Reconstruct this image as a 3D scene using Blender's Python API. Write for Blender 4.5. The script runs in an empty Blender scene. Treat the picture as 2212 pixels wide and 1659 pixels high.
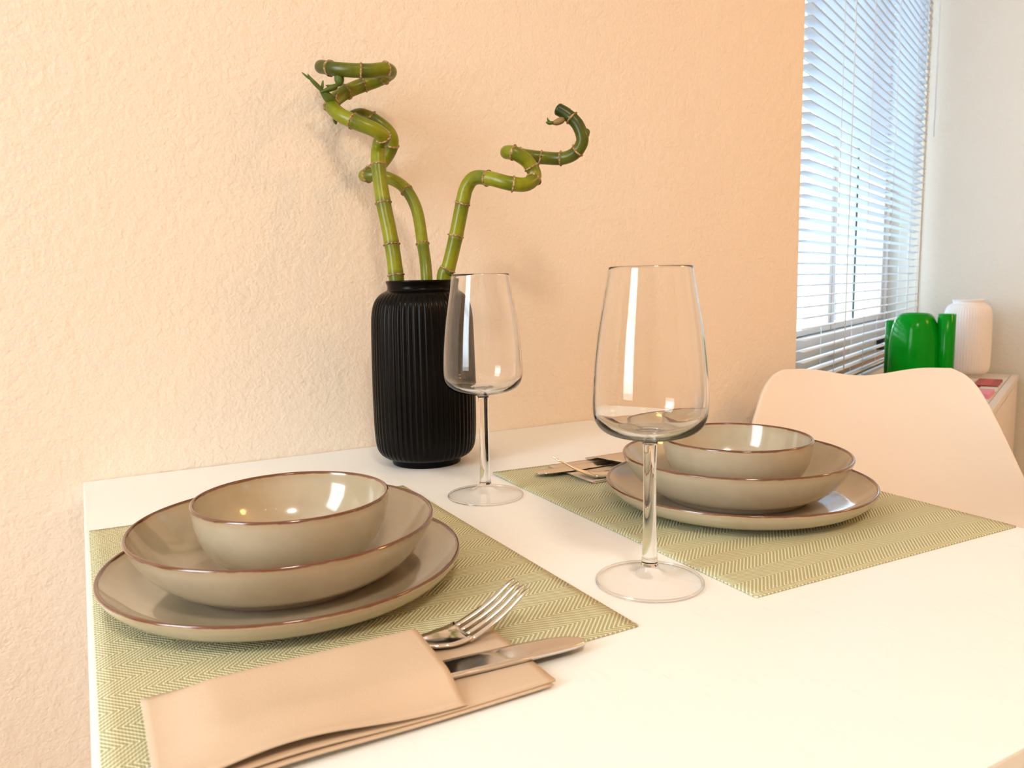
import bpy, bmesh, math, random
from mathutils import Vector, Matrix

random.seed(7)
scene = bpy.context.scene
C = scene.collection
PI = math.pi
T = 0.75                                   # height of the table top above the floor

# ------------------------------------------------------------------ camera
cam_data = bpy.data.cameras.new('camera')
cam = bpy.data.objects.new('camera', cam_data)
C.objects.link(cam)
cam_data.sensor_fit = 'HORIZONTAL'
cam_data.sensor_width = 36.0
cam_data.lens = 1681.58 / 2212 * 36.0
cam_data.clip_start = 0.02
YAW, PITCH, ROLL = math.radians(28.877), math.radians(-7.386), math.radians(-1.142)
fwd = Vector((math.sin(YAW) * math.cos(PITCH), math.cos(YAW) * math.cos(PITCH), math.sin(PITCH)))
right = Vector((math.cos(YAW), -math.sin(YAW), 0))
up = right.cross(fwd)
r2 = right * math.cos(ROLL) + up * math.sin(ROLL)
u2 = -right * math.sin(ROLL) + up * math.cos(ROLL)
m = Matrix((r2, u2, -fwd)).transposed().to_4x4()
m.translation = Vector((0.0116, -1.001, T + 0.216))
cam.matrix_world = m
cam_data.dof.use_dof = True
cam_data.dof.focus_distance = 0.72
cam_data.dof.aperture_fstop = 14.0
scene.camera = cam

# ------------------------------------------------------------------ sky, exposure, light
world = bpy.data.worlds.new('sky')
scene.world = world
world.use_nodes = True
bg = world.node_tree.nodes['Background']
wn = world.node_tree
tc = wn.nodes.new('ShaderNodeTexCoord')
sx = wn.nodes.new('ShaderNodeSeparateXYZ')
rp = wn.nodes.new('ShaderNodeValToRGB')               # overcast sky above the horizon, paler ground below it
rp.color_ramp.elements[0].position = 0.485
rp.color_ramp.elements[0].color = (0.165, 0.23, 0.29, 1)
rp.color_ramp.elements[1].position = 0.53
rp.color_ramp.elements[1].color = (0.70, 0.88, 1.0, 1)
ma = wn.nodes.new('ShaderNodeMath'); ma.operation = 'MULTIPLY_ADD'
ma.inputs[1].default_value = 0.5; ma.inputs[2].default_value = 0.5
wn.links.new(tc.outputs['Generated'], sx.inputs[0])
wn.links.new(sx.outputs[2], ma.inputs[0])
wn.links.new(ma.outputs[0], rp.inputs[0])
wn.links.new(rp.outputs[0], bg.inputs[0])
bg.inputs[1].default_value = 6.5
vs = scene.view_settings
vs.view_transform = 'Standard'
vs.look = 'None'
vs.exposure = 0.08
vs.gamma = 1.0
vs.use_curve_mapping = False
cy = scene.cycles
cy.max_bounces = 9
cy.diffuse_bounces = 3
cy.glossy_bounces = 4
cy.transmission_bounces = 8
cy.transparent_max_bounces = 12
cy.caustics_reflective = False
cy.caustics_refractive = True
cy.sample_clamp_indirect = 6.0
cy.blur_glossy = 0.6
cy.use_denoising = True
cy.use_light_tree = False
cy.use_adaptive_sampling = True
cy.adaptive_threshold = 0.05
cy.adaptive_min_samples = 16

# daylight from the left as fill; the unseen window for it is added
day = bpy.data.lights.new('daylight_fill', 'AREA')
day.shape = 'RECTANGLE'
day.size, day.size_y = 1.5, 0.7         # local x stands upright, local y runs along the wall
day.energy = 21
day.color = (0.94, 0.98, 1.0)
day_o = bpy.data.objects.new('daylight_fill', day)
C.objects.link(day_o)
day_o.location = (-1.64, -0.85, 1.50)
day_o.rotation_euler = (0, math.radians(-90), 0)     # shines along +x into the room

LAMP_STRENGTH = 27.0
LAMP_COLOR = (1.0, 0.49, 0.15)
CEILING_STRENGTH = 60.0
CEILING_COLOR = (1.0, 0.83, 0.66)
SPOT_STRENGTH = 60.0

# ------------------------------------------------------------------ helpers
def link(o, parent=None):
    C.objects.link(o)
    if parent is not None:
        o.parent = parent
    return o

def mesh_obj(name, verts, faces, mat=None, parent=None, smooth=True, loc=None):
    me = bpy.data.meshes.new(name)
    me.from_pydata([tuple(v) for v in verts], [], faces)
    me.update()
    if smooth:
        me.polygons.foreach_set('use_smooth', [True] * len(me.polygons))
    o = bpy.data.objects.new(name, me)
    if mat is not None:
        me.materials.append(mat)
    if loc is not None:
        o.location = loc
    return link(o, parent)

def bm_obj(name, bm, mat=None, parent=None, smooth=False, loc=None):
    me = bpy.data.meshes.new(name)
    bm.to_mesh(me)
    bm.free()
    if smooth:
        me.polygons.foreach_set('use_smooth', [True] * len(me.polygons))
    o = bpy.data.objects.new(name, me)
    if mat is not None:
        me.materials.append(mat)
    if loc is not None:
        o.location = loc
    return link(o, parent)

def copy_obj(src, name=None, parent=None, loc=None):
    o = src.copy()
    if name:
        o.name = name
    link(o, parent)
    if loc is not None:
        o.location = loc
    return o

def copy_tree(src, loc, rotz=None):
    r = src.copy()
    C.objects.link(r)
    r.location = loc
    if rotz is not None:
        r.rotation_euler = (0, 0, rotz)
    for ch in list(src.children):
        c = ch.copy()
        C.objects.link(c)
        c.parent = r
        for g in list(ch.children):
            d = g.copy()
            C.objects.link(d)
            d.parent = c
    return r

def empty(name, loc=(0, 0, 0), rotz=0.0):
    o = bpy.data.objects.new(name, None)
    o.location = loc
    o.rotation_euler = (0, 0, rotz)
    return link(o)

def tag(o, label, cat, group=None):
    o['label'] = label
    o['category'] = cat
    if group:
        o['group'] = group
    return o

def structure(o):
    o['kind'] = 'structure'
    return o

def box(bm, x0, x1, y0, y1, z0, z1, bevel=0.0):
    mtx = Matrix.Translation(((x0 + x1) / 2, (y0 + y1) / 2, (z0 + z1) / 2)) @ Matrix.Diagonal((x1 - x0, y1 - y0, z1 - z0, 1))
    g = bmesh.ops.create_cube(bm, size=1.0, matrix=mtx)
    if bevel > 0:
        es = set()
        for v in g['verts']:
            es.update(v.link_edges)
        bmesh.ops.bevel(bm, geom=list(es), offset=bevel, segments=2, affect='EDGES', profile=0.7)

def box_obj(name, x0, x1, y0, y1, z0, z1, mat, parent=None, bevel=0.0, loc=None):
    bm = bmesh.new()
    box(bm, x0, x1, y0, y1, z0, z1, bevel)
    return bm_obj(name, bm, mat, parent, loc=loc)

def smooth_profile(pts, sub=4):
    """Catmull-Rom through (r, z) points."""
    out = []
    n = len(pts)
    for i in range(n - 1):
        p0 = pts[max(i - 1, 0)]; p1 = pts[i]; p2 = pts[i + 1]; p3 = pts[min(i + 2, n - 1)]
        for k in range(sub):
            t = k / sub
            out.append(tuple(0.5 * (2 * p1[a] + (p2[a] - p0[a]) * t + (2 * p0[a] - 5 * p1[a] + 4 * p2[a] - p3[a]) * t * t
                                    + (3 * p1[a] - p0[a] - 3 * p2[a] + p3[a]) * t ** 3) for a in range(len(p1))))
    out.append(tuple(pts[-1]))
    return out

def lathe(profile, n=96, rib=None, closed=False):
    """profile: list of (r, z); rib(theta, r, z) gives an added radius. Points with r ~ 0 close the surface."""
    verts, rows = [], []
    for (r, z) in profile:
        if r < 1e-6:
            rows.append([len(verts)])
            verts.append((0, 0, z))
        else:
            row = []
            for k in range(n):
                a = 2 * PI * k / n
                rr = r + (rib(a, r, z) if rib else 0.0)
                row.append(len(verts))
                verts.append((rr * math.cos(a), rr * math.sin(a), z))
            rows.append(row)
    faces = []
    pairs = list(zip(rows[:-1], rows[1:]))
    if closed:
        pairs.append((rows[-1], rows[0]))
    for a, b in pairs:
        if len(a) == 1 and len(b) == 1:
            continue
        for k in range(n):
            k2 = (k + 1) % n
            if len(a) == 1:
                faces.append((a[0], b[k2], b[k]))
            elif len(b) == 1:
                faces.append((a[k], a[k2], b[0]))
            else:
                faces.append((a[k], a[k2], b[k2], b[k]))
    return verts, faces

def crom3(pts, sub=8):
    out = []
    n = len(pts)
    for i in range(n - 1):
        p0 = pts[max(i - 1, 0)]; p1 = pts[i]; p2 = pts[i + 1]; p3 = pts[min(i + 2, n - 1)]
        for k in range(sub):
            t = k / sub
            out.append(0.5 * (2 * p1 + (p2 - p0) * t + (2 * p0 - 5 * p1 + 4 * p2 - p3) * t * t + (3 * p1 - p0 - 3 * p2 + p3) * t ** 3))
    out.append(pts[-1].copy())
    return out

def sweep(path, radii, sides=14, flat=1.0, cap=True):
    """Tube along a list of Vectors with a radius per point; flat squashes one axis."""
    verts, faces = [], []
    n = len(path)
    t0 = (path[1] - path[0]).normalized()
    ref = Vector((0, 0, 1)) if abs(t0.z) < 0.9 else Vector((1, 0, 0))
    nrm = t0.cross(ref).normalized()
    frames = []
    for i in range(n):
        t = (path[min(i + 1, n - 1)] - path[max(i - 1, 0)]).normalized()
        nrm = (nrm - t * nrm.dot(t)).normalized()
        b = t.cross(nrm)
        frames.append((t, nrm.copy(), b))
        for k in range(sides):
            a = 2 * PI * k / sides
            verts.append(path[i] + nrm * (math.cos(a) * radii[i]) + b * (math.sin(a) * radii[i] * flat))
    for i in range(n - 1):
        for k in range(sides):
            k2 = (k + 1) % sides
            faces.append((i * sides + k, i * sides + k2, (i + 1) * sides + k2, (i + 1) * sides + k))
    if cap:
        faces.append(tuple(range(sides - 1, -1, -1)))
        faces.append(tuple(range((n - 1) * sides, n * sides)))
    return verts, faces, frames

# ------------------------------------------------------------------ materials
def mat(name, color=(0.8, 0.8, 0.8), rough=0.5, metal=0.0, spec=0.5, coat=0.0, emit=None, estr=0.0, trans=0.0, ior=1.45):
    mt = bpy.data.materials.new(name)
    mt.use_nodes = True
    b = mt.node_tree.nodes['Principled BSDF']
    b.inputs['Base Color'].default_value = (*color, 1)
    b.inputs['Roughness'].default_value = rough
    b.inputs['Metallic'].default_value = metal
    b.inputs['Specular IOR Level'].default_value = spec
    b.inputs['Coat Weight'].default_value = coat
    b.inputs['Transmission Weight'].default_value = trans
    b.inputs['IOR'].default_value = ior
    if emit:
        b.inputs['Emission Color'].default_value = (*emit, 1)
        b.inputs['Emission Strength'].default_value = estr
    return mt

class NT:
    def __init__(self, mt):
        self.t = mt.node_tree
        self.b = self.t.nodes['Principled BSDF']
    def n(self, kind, **kw):
        nd = self.t.nodes.new(kind)
        for k, v in kw.items():
            setattr(nd, k, v)
        return nd
    def l(self, a, b):
        self.t.links.new(a, b)
    def math(self, op, a, b=None, c=None):
        nd = self.n('ShaderNodeMath', operation=op)
        for i, x in enumerate((a, b, c)):
            if x is None:
                continue
            if isinstance(x, (int, float)):
                nd.inputs[i].default_value = x
            else:
                self.l(x, nd.inputs[i])
        return nd.outputs[0]
    def ramp(self, fac, stops):
        r = self.n('ShaderNodeValToRGB')
        e = r.color_ramp.elements
        while len(e) < len(stops):
            e.new(0.5)
        for k, (pos, col) in enumerate(stops):
            e[k].position = pos
            e[k].color = (*col, 1) if len(col) == 3 else col
        self.l(fac, r.inputs[0])
        return r.outputs[0]
    def mix(self, fac, a, b):
        nd = self.n('ShaderNodeMix', data_type='RGBA')
        if isinstance(fac, (int, float)):
            nd.inputs[0].default_value = fac
        else:
            self.l(fac, nd.inputs[0])
        for i, x in ((6, a), (7, b)):
            if isinstance(x, tuple):
                nd.inputs[i].default_value = (*x, 1)
            else:
                self.l(x, nd.inputs[i])
        return nd.outputs[2]
    def noise(self, scale, detail=2.0, rough=0.5, vec=None):
        nd = self.n('ShaderNodeTexNoise')
        nd.inputs['Scale'].default_value = scale
        nd.inputs['Detail'].default_value = detail
        nd.inputs['Roughness'].default_value = rough
        if vec is not None:
            self.l(vec, nd.inputs['Vector'])
        return nd.outputs['Fac']
    def objco(self):
        return self.n('ShaderNodeTexCoord').outputs['Object']
    def bump(self, height, strength, dist=0.001):
        nd = self.n('ShaderNodeBump')
        nd.inputs['Strength'].default_value = strength
        nd.inputs['Distance'].default_value = dist
        self.l(height, nd.inputs['Height'])
        self.l(nd.outputs[0], self.b.inputs['Normal'])
        return nd

def plaster(name, color):
    mt = mat(name, color, rough=0.85, spec=0.25)
    t = NT(mt)
    co = t.objco()
    h = t.math('ADD', t.math('MULTIPLY', t.noise(85, 2, 0.6, co), 0.7), t.math('MULTIPLY', t.noise(260, 1, 0.5, co), 0.3))
    t.bump(h, 0.42, 0.0055)
    return mt

M_WALL = plaster('plaster_cream', (0.88, 0.77, 0.64))
M_WALL2 = plaster('plaster_grey_white', (0.74, 0.755, 0.70))
M_PLAIN = mat('smooth_cream_paint', (0.88, 0.77, 0.64), 0.85, spec=0.25)
M_CEIL = mat('ceiling_white', (0.88, 0.87, 0.84), 0.9)
M_WHITE = mat('white_lacquer', (0.88, 0.87, 0.84), 0.35)
M_SLAT = mat('blind_aluminium_white_sky_tint', (0.74, 0.83, 0.93), 0.4)  # white blind; the blue light from outdoors is mixed into its base colour
M_CORD = mat('blind_cord', (0.80, 0.82, 0.82), 0.8)
M_DARK = mat('dark_gasket', (0.03, 0.05, 0.05), 0.6)
M_SILL = mat('wood_sill', (0.62, 0.44, 0.26), 0.5)
M_PANE = mat('window_glass', (1, 1, 1), 0.0, trans=1.0, ior=1.02)

def floor_mat():
    mt = mat('oak_floor', (0.5, 0.33, 0.2), 0.45)
    t = NT(mt)
    co = t.objco()
    mp = t.n('ShaderNodeMapping')
    mp.inputs['Scale'].default_value = (1.2, 14, 1)
    t.l(co, mp.inputs[0])
    f = t.noise(3, 4, 0.6, mp.outputs[0])
    t.l(t.ramp(f, [(0.3, (0.40, 0.25, 0.13)), (0.7, (0.60, 0.42, 0.26))]), t.b.inputs['Base Color'])
    return mt
M_FLOOR = floor_mat()

def table_mat():
    mt = mat('white_table_foil', (0.87, 0.85, 0.80), 0.34, spec=0.5)
    t = NT(mt)
    co = t.objco()
    mp = t.n('ShaderNodeMapping')
    mp.inputs['Scale'].default_value = (60, 4, 1)
    t.l(co, mp.inputs[0])
    f = t.noise(6, 5, 0.65, mp.outputs[0])
    t.l(t.ramp(f, [(0.25, (0.88, 0.89, 0.87)), (0.42, (0.91, 0.945, 0.945))]), t.b.inputs['Base Color'])
    t.bump(f, 0.08, 0.0006)
    return mt
M_TABLE = table_mat()

def weave_mat():
    """Sage vinyl weave: zigzag ribs along the mat, crossed by fine cord relief."""
    mt = mat('sage_weave', (0.5, 0.5, 0.36), 0.6, spec=0.35)
    t = NT(mt)
    co = t.objco()
    sp = t.n('ShaderNodeSeparateXYZ')
    t.l(co, sp.inputs[0])
    x, y = sp.outputs[0], sp.outputs[1]
    zig = t.math('PINGPONG', y, 0.018)
    ph = t.math('MULTIPLY', t.math('ADD', x, t.math('MULTIPLY', zig, 1.0)), 2 * PI / 0.0036)
    rib = t.math('POWER', t.math('MULTIPLY_ADD', t.math('SINE', ph), 0.5, 0.5), 2.2)
    wx = t.math('MULTIPLY_ADD', t.math('SINE', t.math('MULTIPLY', x, 2 * PI / 0.00153)), 0.5, 0.5)
    wy = t.math('MULTIPLY_ADD', t.math('SINE', t.math('MULTIPLY', y, 2 * PI / 0.0019)), 0.5, 0.5)
    cord = t.math('MULTIPLY', wx, wy)
    f = t.math('ADD', t.math('MULTIPLY', rib, 0.62), t.math('MULTIPLY', cord, 0.38))
    col = t.ramp(f, [(0.04, (0.36, 0.36, 0.20)), (0.35, (0.58, 0.57, 0.35)), (0.78, (0.95, 0.90, 0.66))])
    t.l(col, t.b.inputs['Base Color'])
    t.bump(f, 0.7, 0.0009)
    return mt
M_MAT = weave_mat()
M_MATEDGE = mat('mat_edge', (0.55, 0.52, 0.36), 0.7)

def glaze(name, zrim, fade):
    """Glossy beige stoneware glaze that breaks to iron brown at the lip (zrim) and is speckled."""
    mt = mat(name, (0.6, 0.53, 0.42), 0.16, spec=0.5, coat=0.8)
    t = NT(mt)
    t.b.inputs['Coat Roughness'].default_value = 0.03
    co = t.objco()
    sp = t.n('ShaderNodeSeparateXYZ')
    t.l(co, sp.inputs[0])
    n1 = t.noise(55, 3, 0.6, co)
    h = t.math('SUBTRACT', zrim, sp.outputs[2])
    h = t.math('DIVIDE', t.math('ADD', h, t.math('MULTIPLY', t.math('SUBTRACT', n1, 0.5), fade * 0.30)), fade)
    n2 = t.noise(18, 4, 0.6, co)
    body = t.ramp(n2, [(0.3, (0.45, 0.385, 0.265)), (0.7, (0.54, 0.465, 0.34))])
    mid = t.mix(t.ramp(h, [(0.2, (0, 0, 0)), (0.9, (1, 1, 1))]), (0.46, 0.35, 0.22), body)
    col = t.mix(t.ramp(h, [(0.22, (0, 0, 0)), (0.36, (1, 1, 1))]), (0.13, 0.045, 0.018), mid)
    t.l(col, t.b.inputs['Base Color'])
    return mt

M_CLAY = mat('unglazed_foot', (0.42, 0.33, 0.25), 0.8)

def napkin_mat():
    mt = mat('taupe_paper', (0.50, 0.385, 0.285), 0.9, spec=0.15)
    t = NT(mt)
    co = t.objco()
    f = t.noise(900, 2, 0.5, co)
    t.bump(f, 0.25, 0.0004)
    g = t.noise(12, 3, 0.5, co)
    t.l(t.ramp(g, [(0.3, (0.60, 0.47, 0.34)), (0.7, (0.66, 0.52, 0.385))]), t.b.inputs['Base Color'])
    return mt
M_NAP = napkin_mat()
M_STEEL = mat('polished_steel', (0.78, 0.76, 0.73), 0.10, metal=1.0)
M_GLASS = mat('clear_glass', (1, 1, 1), 0.0, trans=1.0, ior=1.46)
def thin_glass():
    mt = bpy.data.materials.new('thin_clear_glass')
    mt.use_nodes = True
    nt = mt.node_tree
    nt.nodes.remove(nt.nodes['Principled BSDF'])
    out = nt.nodes['Material Output']
    fr = nt.nodes.new('ShaderNodeFresnel'); fr.inputs[0].default_value = 1.33
    tr = nt.nodes.new('ShaderNodeBsdfTransparent'); tr.inputs[0].default_value = (1, 1, 1, 1)
    gl = nt.nodes.new('ShaderNodeBsdfGlossy'); gl.inputs['Roughness'].default_value = 0.02
    mx = nt.nodes.new('ShaderNodeMixShader')
    ge = nt.nodes.new('ShaderNodeNewGeometry')
    iv = nt.nodes.new('ShaderNodeMath'); iv.operation = 'SUBTRACT'; iv.inputs[0].default_value = 1.0
    mu = nt.nodes.new('ShaderNodeMath'); mu.operation = 'MULTIPLY'
    nt.links.new(ge.outputs['Backfacing'], iv.inputs[1]); nt.links.new(iv.outputs[0], mu.inputs[0]); nt.links.new(fr.outputs[0], mu.inputs[1])
    nt.links.new(mu.outputs[0], mx.inputs[0]); nt.links.new(tr.outputs[0], mx.inputs[1]); nt.links.new(gl.outputs[0], mx.inputs[2])
    nt.links.new(mx.outputs[0], out.inputs[0])
    return mt
M_FOOT = thin_glass()
M_BLACK = mat('black_stoneware', (0.0022, 0.0018, 0.0016), 0.26, spec=0.13)
M_WVASE = mat('white_stoneware', (0.86, 0.84, 0.82), 0.28)
M_GREEN = mat('green_lacquer', (0.0, 0.245, 0.006), 0.15, spec=0.18)
M_CHAIR = mat('white_plastic', (0.89, 0.80, 0.69), 0.38)
M_BEECH = mat('beech_wood', (0.62, 0.44, 0.27), 0.5)
M_CAB = mat('cabinet_white', (0.82, 0.78, 0.73), 0.4)

def bamboo_mat():
    mt = mat('lucky_bamboo_skin', (0.25, 0.32, 0.03), 0.30, spec=0.5)
    t = NT(mt)
    at = t.n('ShaderNodeAttribute')
    at.attribute_name = 'skin'
    nz = t.noise(160, 3, 0.6, t.objco())
    m1 = t.n('ShaderNodeMix', data_type='RGBA', blend_type='MULTIPLY')
    m1.inputs[0].default_value = 0.6
    t.l(at.outputs['Color'], m1.inputs[6])
    t.l(t.ramp(nz, [(0.3, (0.75, 0.75, 0.6)), (0.7, (1.15, 1.1, 1.0))]), m1.inputs[7])
    t.l(m1.outputs[2], t.b.inputs['Base Color'])
    return mt
M_BAMBOO = bamboo_mat()
def node_mat():
    mt = mat('bamboo_node_bark', (0.36, 0.22, 0.09), 0.75)
    t = NT(mt)
    f = t.noise(420, 3, 0.6, t.objco())
    t.l(t.ramp(f, [(0.34, (0.13, 0.060, 0.018)), (0.5, (0.34, 0.20, 0.075)), (0.66, (0.62, 0.45, 0.28))]), t.b.inputs['Base Color'])
    return mt
M_NODE = node_mat()
M_LEAF = mat('leaf_green', (0.075, 0.125, 0.010), 0.45)
M_LEAF2 = mat('leaf_dry', (0.30, 0.20, 0.08), 0.7)

# ------------------------------------------------------------------ the room
H = 2.5
AZ = math.radians(24.5)                       # the window wall turns away from the table wall by this angle
DX, DY = math.cos(AZ), math.sin(AZ)
P0 = Vector((1.164, 0, 0))
LW = 1.235                                    # length of the window wall
E_ = P0 + Vector((DX, DY, 0)) * LW            # corner window wall / right wall

bm = bmesh.new(); box(bm, -1.75, 4.3, -3.35, 0.9, -0.08, 0.0)
structure(bm_obj('floor', bm, M_FLOOR))
bm = bmesh.new(); box(bm, -1.75, 4.3, -3.35, 0.9, H, H + 0.08)
structure(bm_obj('ceiling', bm, M_CEIL))
bm = bmesh.new()
corner = [(-1.75, 0), (1.164, 0), (0.93, 0.12), (-1.75, 0.12)]
vb = [bm.verts.new((x, y, 0)) for x, y in corner]
vt = [bm.verts.new((x, y, H)) for x, y in corner]
bm.faces.new(vb[::-1]); bm.faces.new(vt)
for k in range(4):
    bm.faces.new((vb[k], vb[(k + 1) % 4], vt[(k + 1) % 4], vt[k]))
structure(bm_obj('wall_back', bm, M_WALL))

# window wall, built along its own axis: local x along the wall, local y outwards
W0, W1, WZ0, WZ1 = -0.09, 1.230, T - 0.055, T + 1.42
bm = bmesh.new()
box(bm, 0.0, LW, 0.0, 0.22, 0.0, WZ0)
box(bm, 0.0, LW, 0.0, 0.22, WZ1, H)
box(bm, W1, LW, 0.0, 0.22, WZ0, WZ1)
box(bm, W0, W1, 0.075, 0.22, WZ0, T + 0.055)
wall_window = structure(bm_obj('wall_window', bm, M_WALL2))
wall_window.location = P0
wall_window.rotation_euler = (0, 0, AZ)

bm = bmesh.new(); box(bm, LW, LW + 0.12, -4.2, 0.22, 0.0, H)
wr = structure(bm_obj('wall_right', bm, M_WALL2))
wr.location = P0
wr.rotation_euler = (0, 0, AZ)
bm = bmesh.new()
box(bm, -1.75, -1.60, -3.2, -1.20, 0, H)
box(bm, -1.75, -1.60, -0.50, 0.0, 0, H)
box(bm, -1.75, -1.60, -1.20, -0.50, 0, 0.75)
box(bm, -1.75, -1.60, -1.20, -0.50, 2.25, H)
structure(bm_obj('wall_left', bm, M_PLAIN))
bm = bmesh.new(); box(bm, -1.75, 4.1, -3.35, -3.2, 0, H)
structure(bm_obj('wall_front', bm, M_PLAIN))

# window with two sashes behind the blind
win = structure(empty('window_1', (P0.x, P0.y, 0), AZ))
FZ0, FZ1 = T + 0.052, WZ1
bm = bmesh.new()
box(bm, W0, W1, 0.085, 0.15, FZ0, FZ0 + 0.028, 0.003)
box(bm, W0, W1, 0.085, 0.15, FZ1 - 0.04, FZ1, 0.003)
box(bm, W0, W0 + 0.04, 0.085, 0.15, FZ0 + 0.028, FZ1 - 0.04, 0.003)
box(bm, W1 - 0.022, W1, 0.085, 0.15, FZ0 + 0.028, FZ1 - 0.04, 0.003)
bm_obj('window_frame', bm, M_WHITE, win)
for (a, b) in ((W0 + 0.042, 0.605), (0.612, W1 - 0.024)):
    bm = bmesh.new()
    z0, z1 = FZ0 + 0.03, FZ1 - 0.042
    box(bm, a, b, 0.095, 0.14, z0, z0 + 0.014, 0.002)
    box(bm, a, b, 0.095, 0.14, z1 - 0.04, z1, 0.002)
    box(bm, a, a + 0.03, 0.095, 0.14, z0 + 0.014, z1 - 0.04, 0.002)
    box(bm, b - 0.022, b, 0.095, 0.14, z0 + 0.014, z1 - 0.04, 0.002)
    s = bm_obj('sash', bm, M_WHITE, win)
    box_obj('pane', a + 0.028, b - 0.020, 0.116, 0.120, z0 + 0.012, z1 - 0.038, M_PANE, s)
box_obj('gasket', 0.6055, 0.6115, 0.100, 0.135, FZ0 + 0.03, FZ1 - 0.05, M_DARK, win)
box_obj('centre_bar', 0.906, 0.913, 0.110, 0.1155, FZ0 + 0.045, T + 0.62, M_DARK, win)
box_obj('window_sill', 0.004, W1, 0.028, 0.075, T - 0.018, T - 0.002, M_SILL, win)
box_obj('sill_bracket', 1.045, 1.062, 0.055, 0.075, T - 0.002, T + 0.035, M_DARK, win)

# unseen window added for the fill light, narrow to slim the glass highlight
w2 = structure(empty('unseen_window', (-1.69, -0.85, 1.50)))
bm = bmesh.new()
box(bm, -0.03, 0.03, -0.35, 0.35, -0.75, -0.70); box(bm, -0.03, 0.03, -0.35, 0.35, 0.70, 0.75)
box(bm, -0.03, 0.03, -0.35, -0.30, -0.70, 0.70); box(bm, -0.03, 0.03, 0.30, 0.35, -0.70, 0.70)
bm_obj('window_frame', bm, M_WHITE, w2)
bm = bmesh.new(); box(bm, -0.02, 0.02, -0.30, 0.30, -0.02, 0.02)
bm_obj('mullion', bm, M_WHITE, w2)

# ------------------------------------------------------------------ venetian blind
blind = tag(empty('venetian_blind', (P0.x, P0.y, T), AZ), 'white venetian blind with open slats hanging in front of the window', 'blind')
B0, B1 = 0.004, 1.196
PITCH_S = 0.0204
LADDERS = [0.105, 0.215, 0.47, 0.735, 0.99, 1.12]
def slat_mesh():
    wdt = 0.025
    prof = []
    for k in range(5):
        v = -wdt / 2 + wdt * k / 4
        prof.append((v, 0.0024 * (1 - (2 * v / wdt) ** 2)))
    xs = {B0, B1}
    holes = [0.735, 1.12]
    for hx in holes:
        xs.add(hx - 0.008); xs.add(hx + 0.008)
    for k in range(13):
        xs.add(B0 + (B1 - B0) * k / 12)
    xs = sorted(xs)
    verts, faces = [], []
    for x in xs:
        for (v, z) in prof:
            verts.append((x, v, z))
    for i in range(len(xs) - 1):
        mid = (xs[i] + xs[i + 1]) / 2
        for k in range(4):
            if k in (1, 2) and any(abs(mid - hx) < 0.008 for hx in holes):
                continue
            a = i * 5 + k
            faces.append((a, a + 5, a + 6, a + 1))
    return verts, faces
sv, sf = slat_mesh()
slat0 = mesh_obj('slat', sv, sf, M_SLAT, blind)
so = slat0.modifiers.new('thickness', 'SOLIDIFY'); so.thickness = 0.0004
NS = 68
for k in range(NS):
    o = slat0 if k == 0 else copy_obj(slat0, 'slat', blind)
    o.location = (0, 0, -0.004 + k * PITCH_S)
    o.rotation_euler = (math.radians(-4 + random.uniform(-1.2, 1.2)), 0, 0)
box_obj('bottom_rail', B0, B1, -0.012, 0.012, -0.034, -0.021, M_SLAT, blind, 0.002)
box_obj('head_rail', B0, B1, -0.016, 0.016, NS * PITCH_S, NS * PITCH_S + 0.03, M_SLAT, blind, 0.002)
for lx in LADDERS[1:]:
    for s in (-0.0133, 0.0133):
        z1 = NS * PITCH_S
        v, f, _ = sweep([Vector((lx, s, -0.022)), Vector((lx, s, z1 * 0.5)), Vector((lx, s, z1))], [0.0007] * 3, 6)
        mesh_obj('ladder_cord', v, f, M_CORD, blind)
v, f, _ = sweep([Vector((0.262, -0.022, 0.02)), Vector((0.262, -0.022, 0.7)), Vector((0.262, -0.022, 1.38))], [0.0011] * 3, 6)
mesh_obj('lift_cord', v, f, M_CORD, blind)
v, f, _ = sweep([Vector((1.19, -0.030, 0.62)), Vector((1.19, -0.030, 1.0)), Vector((1.19, -0.030, 1.38))], [0.0014] * 3, 6)
wand = mesh_obj('tilt_wand', v, f, M_SLAT, blind)

# ------------------------------------------------------------------ pendant lamp and ceiling spots (light the room)
LP = Vector((2.25, -1.55, 1.95))
lamp = tag(empty('pendant_lamp', LP), 'warm globe pendant lamp hanging from the ceiling', 'lamp')
M_GLOBE = mat('lit_opal_globe', (1, 0.9, 0.75), 0.4, emit=LAMP_COLOR, estr=LAMP_STRENGTH)
M_BRASS = mat('brass', (0.7, 0.5, 0.2), 0.3, metal=1.0)
prof = [(0.0, -0.17)] + [(0.17 * math.cos(a), 0.17 * math.sin(a)) for a in [(-PI / 2 + PI * k / 24) for k in range(1, 23)]] + [(0.03, 0.168)]
v, f = lathe(prof, 40)
mesh_obj('lamp_globe', v, f, M_GLOBE, lamp)
v, f = lathe([(0.0, 0.215), (0.03, 0.21), (0.036, 0.16), (0.0, 0.16)], 24)
mesh_obj('lamp_cap', v, f, M_BRASS, lamp)
v, f, _ = sweep([Vector((0, 0, 0.2)), Vector((0, 0, 0.35)), Vector((0, 0, H - LP.z))], [0.003] * 3, 8)
mesh_obj('lamp_cable', v, f, M_DARK, lamp)

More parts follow.
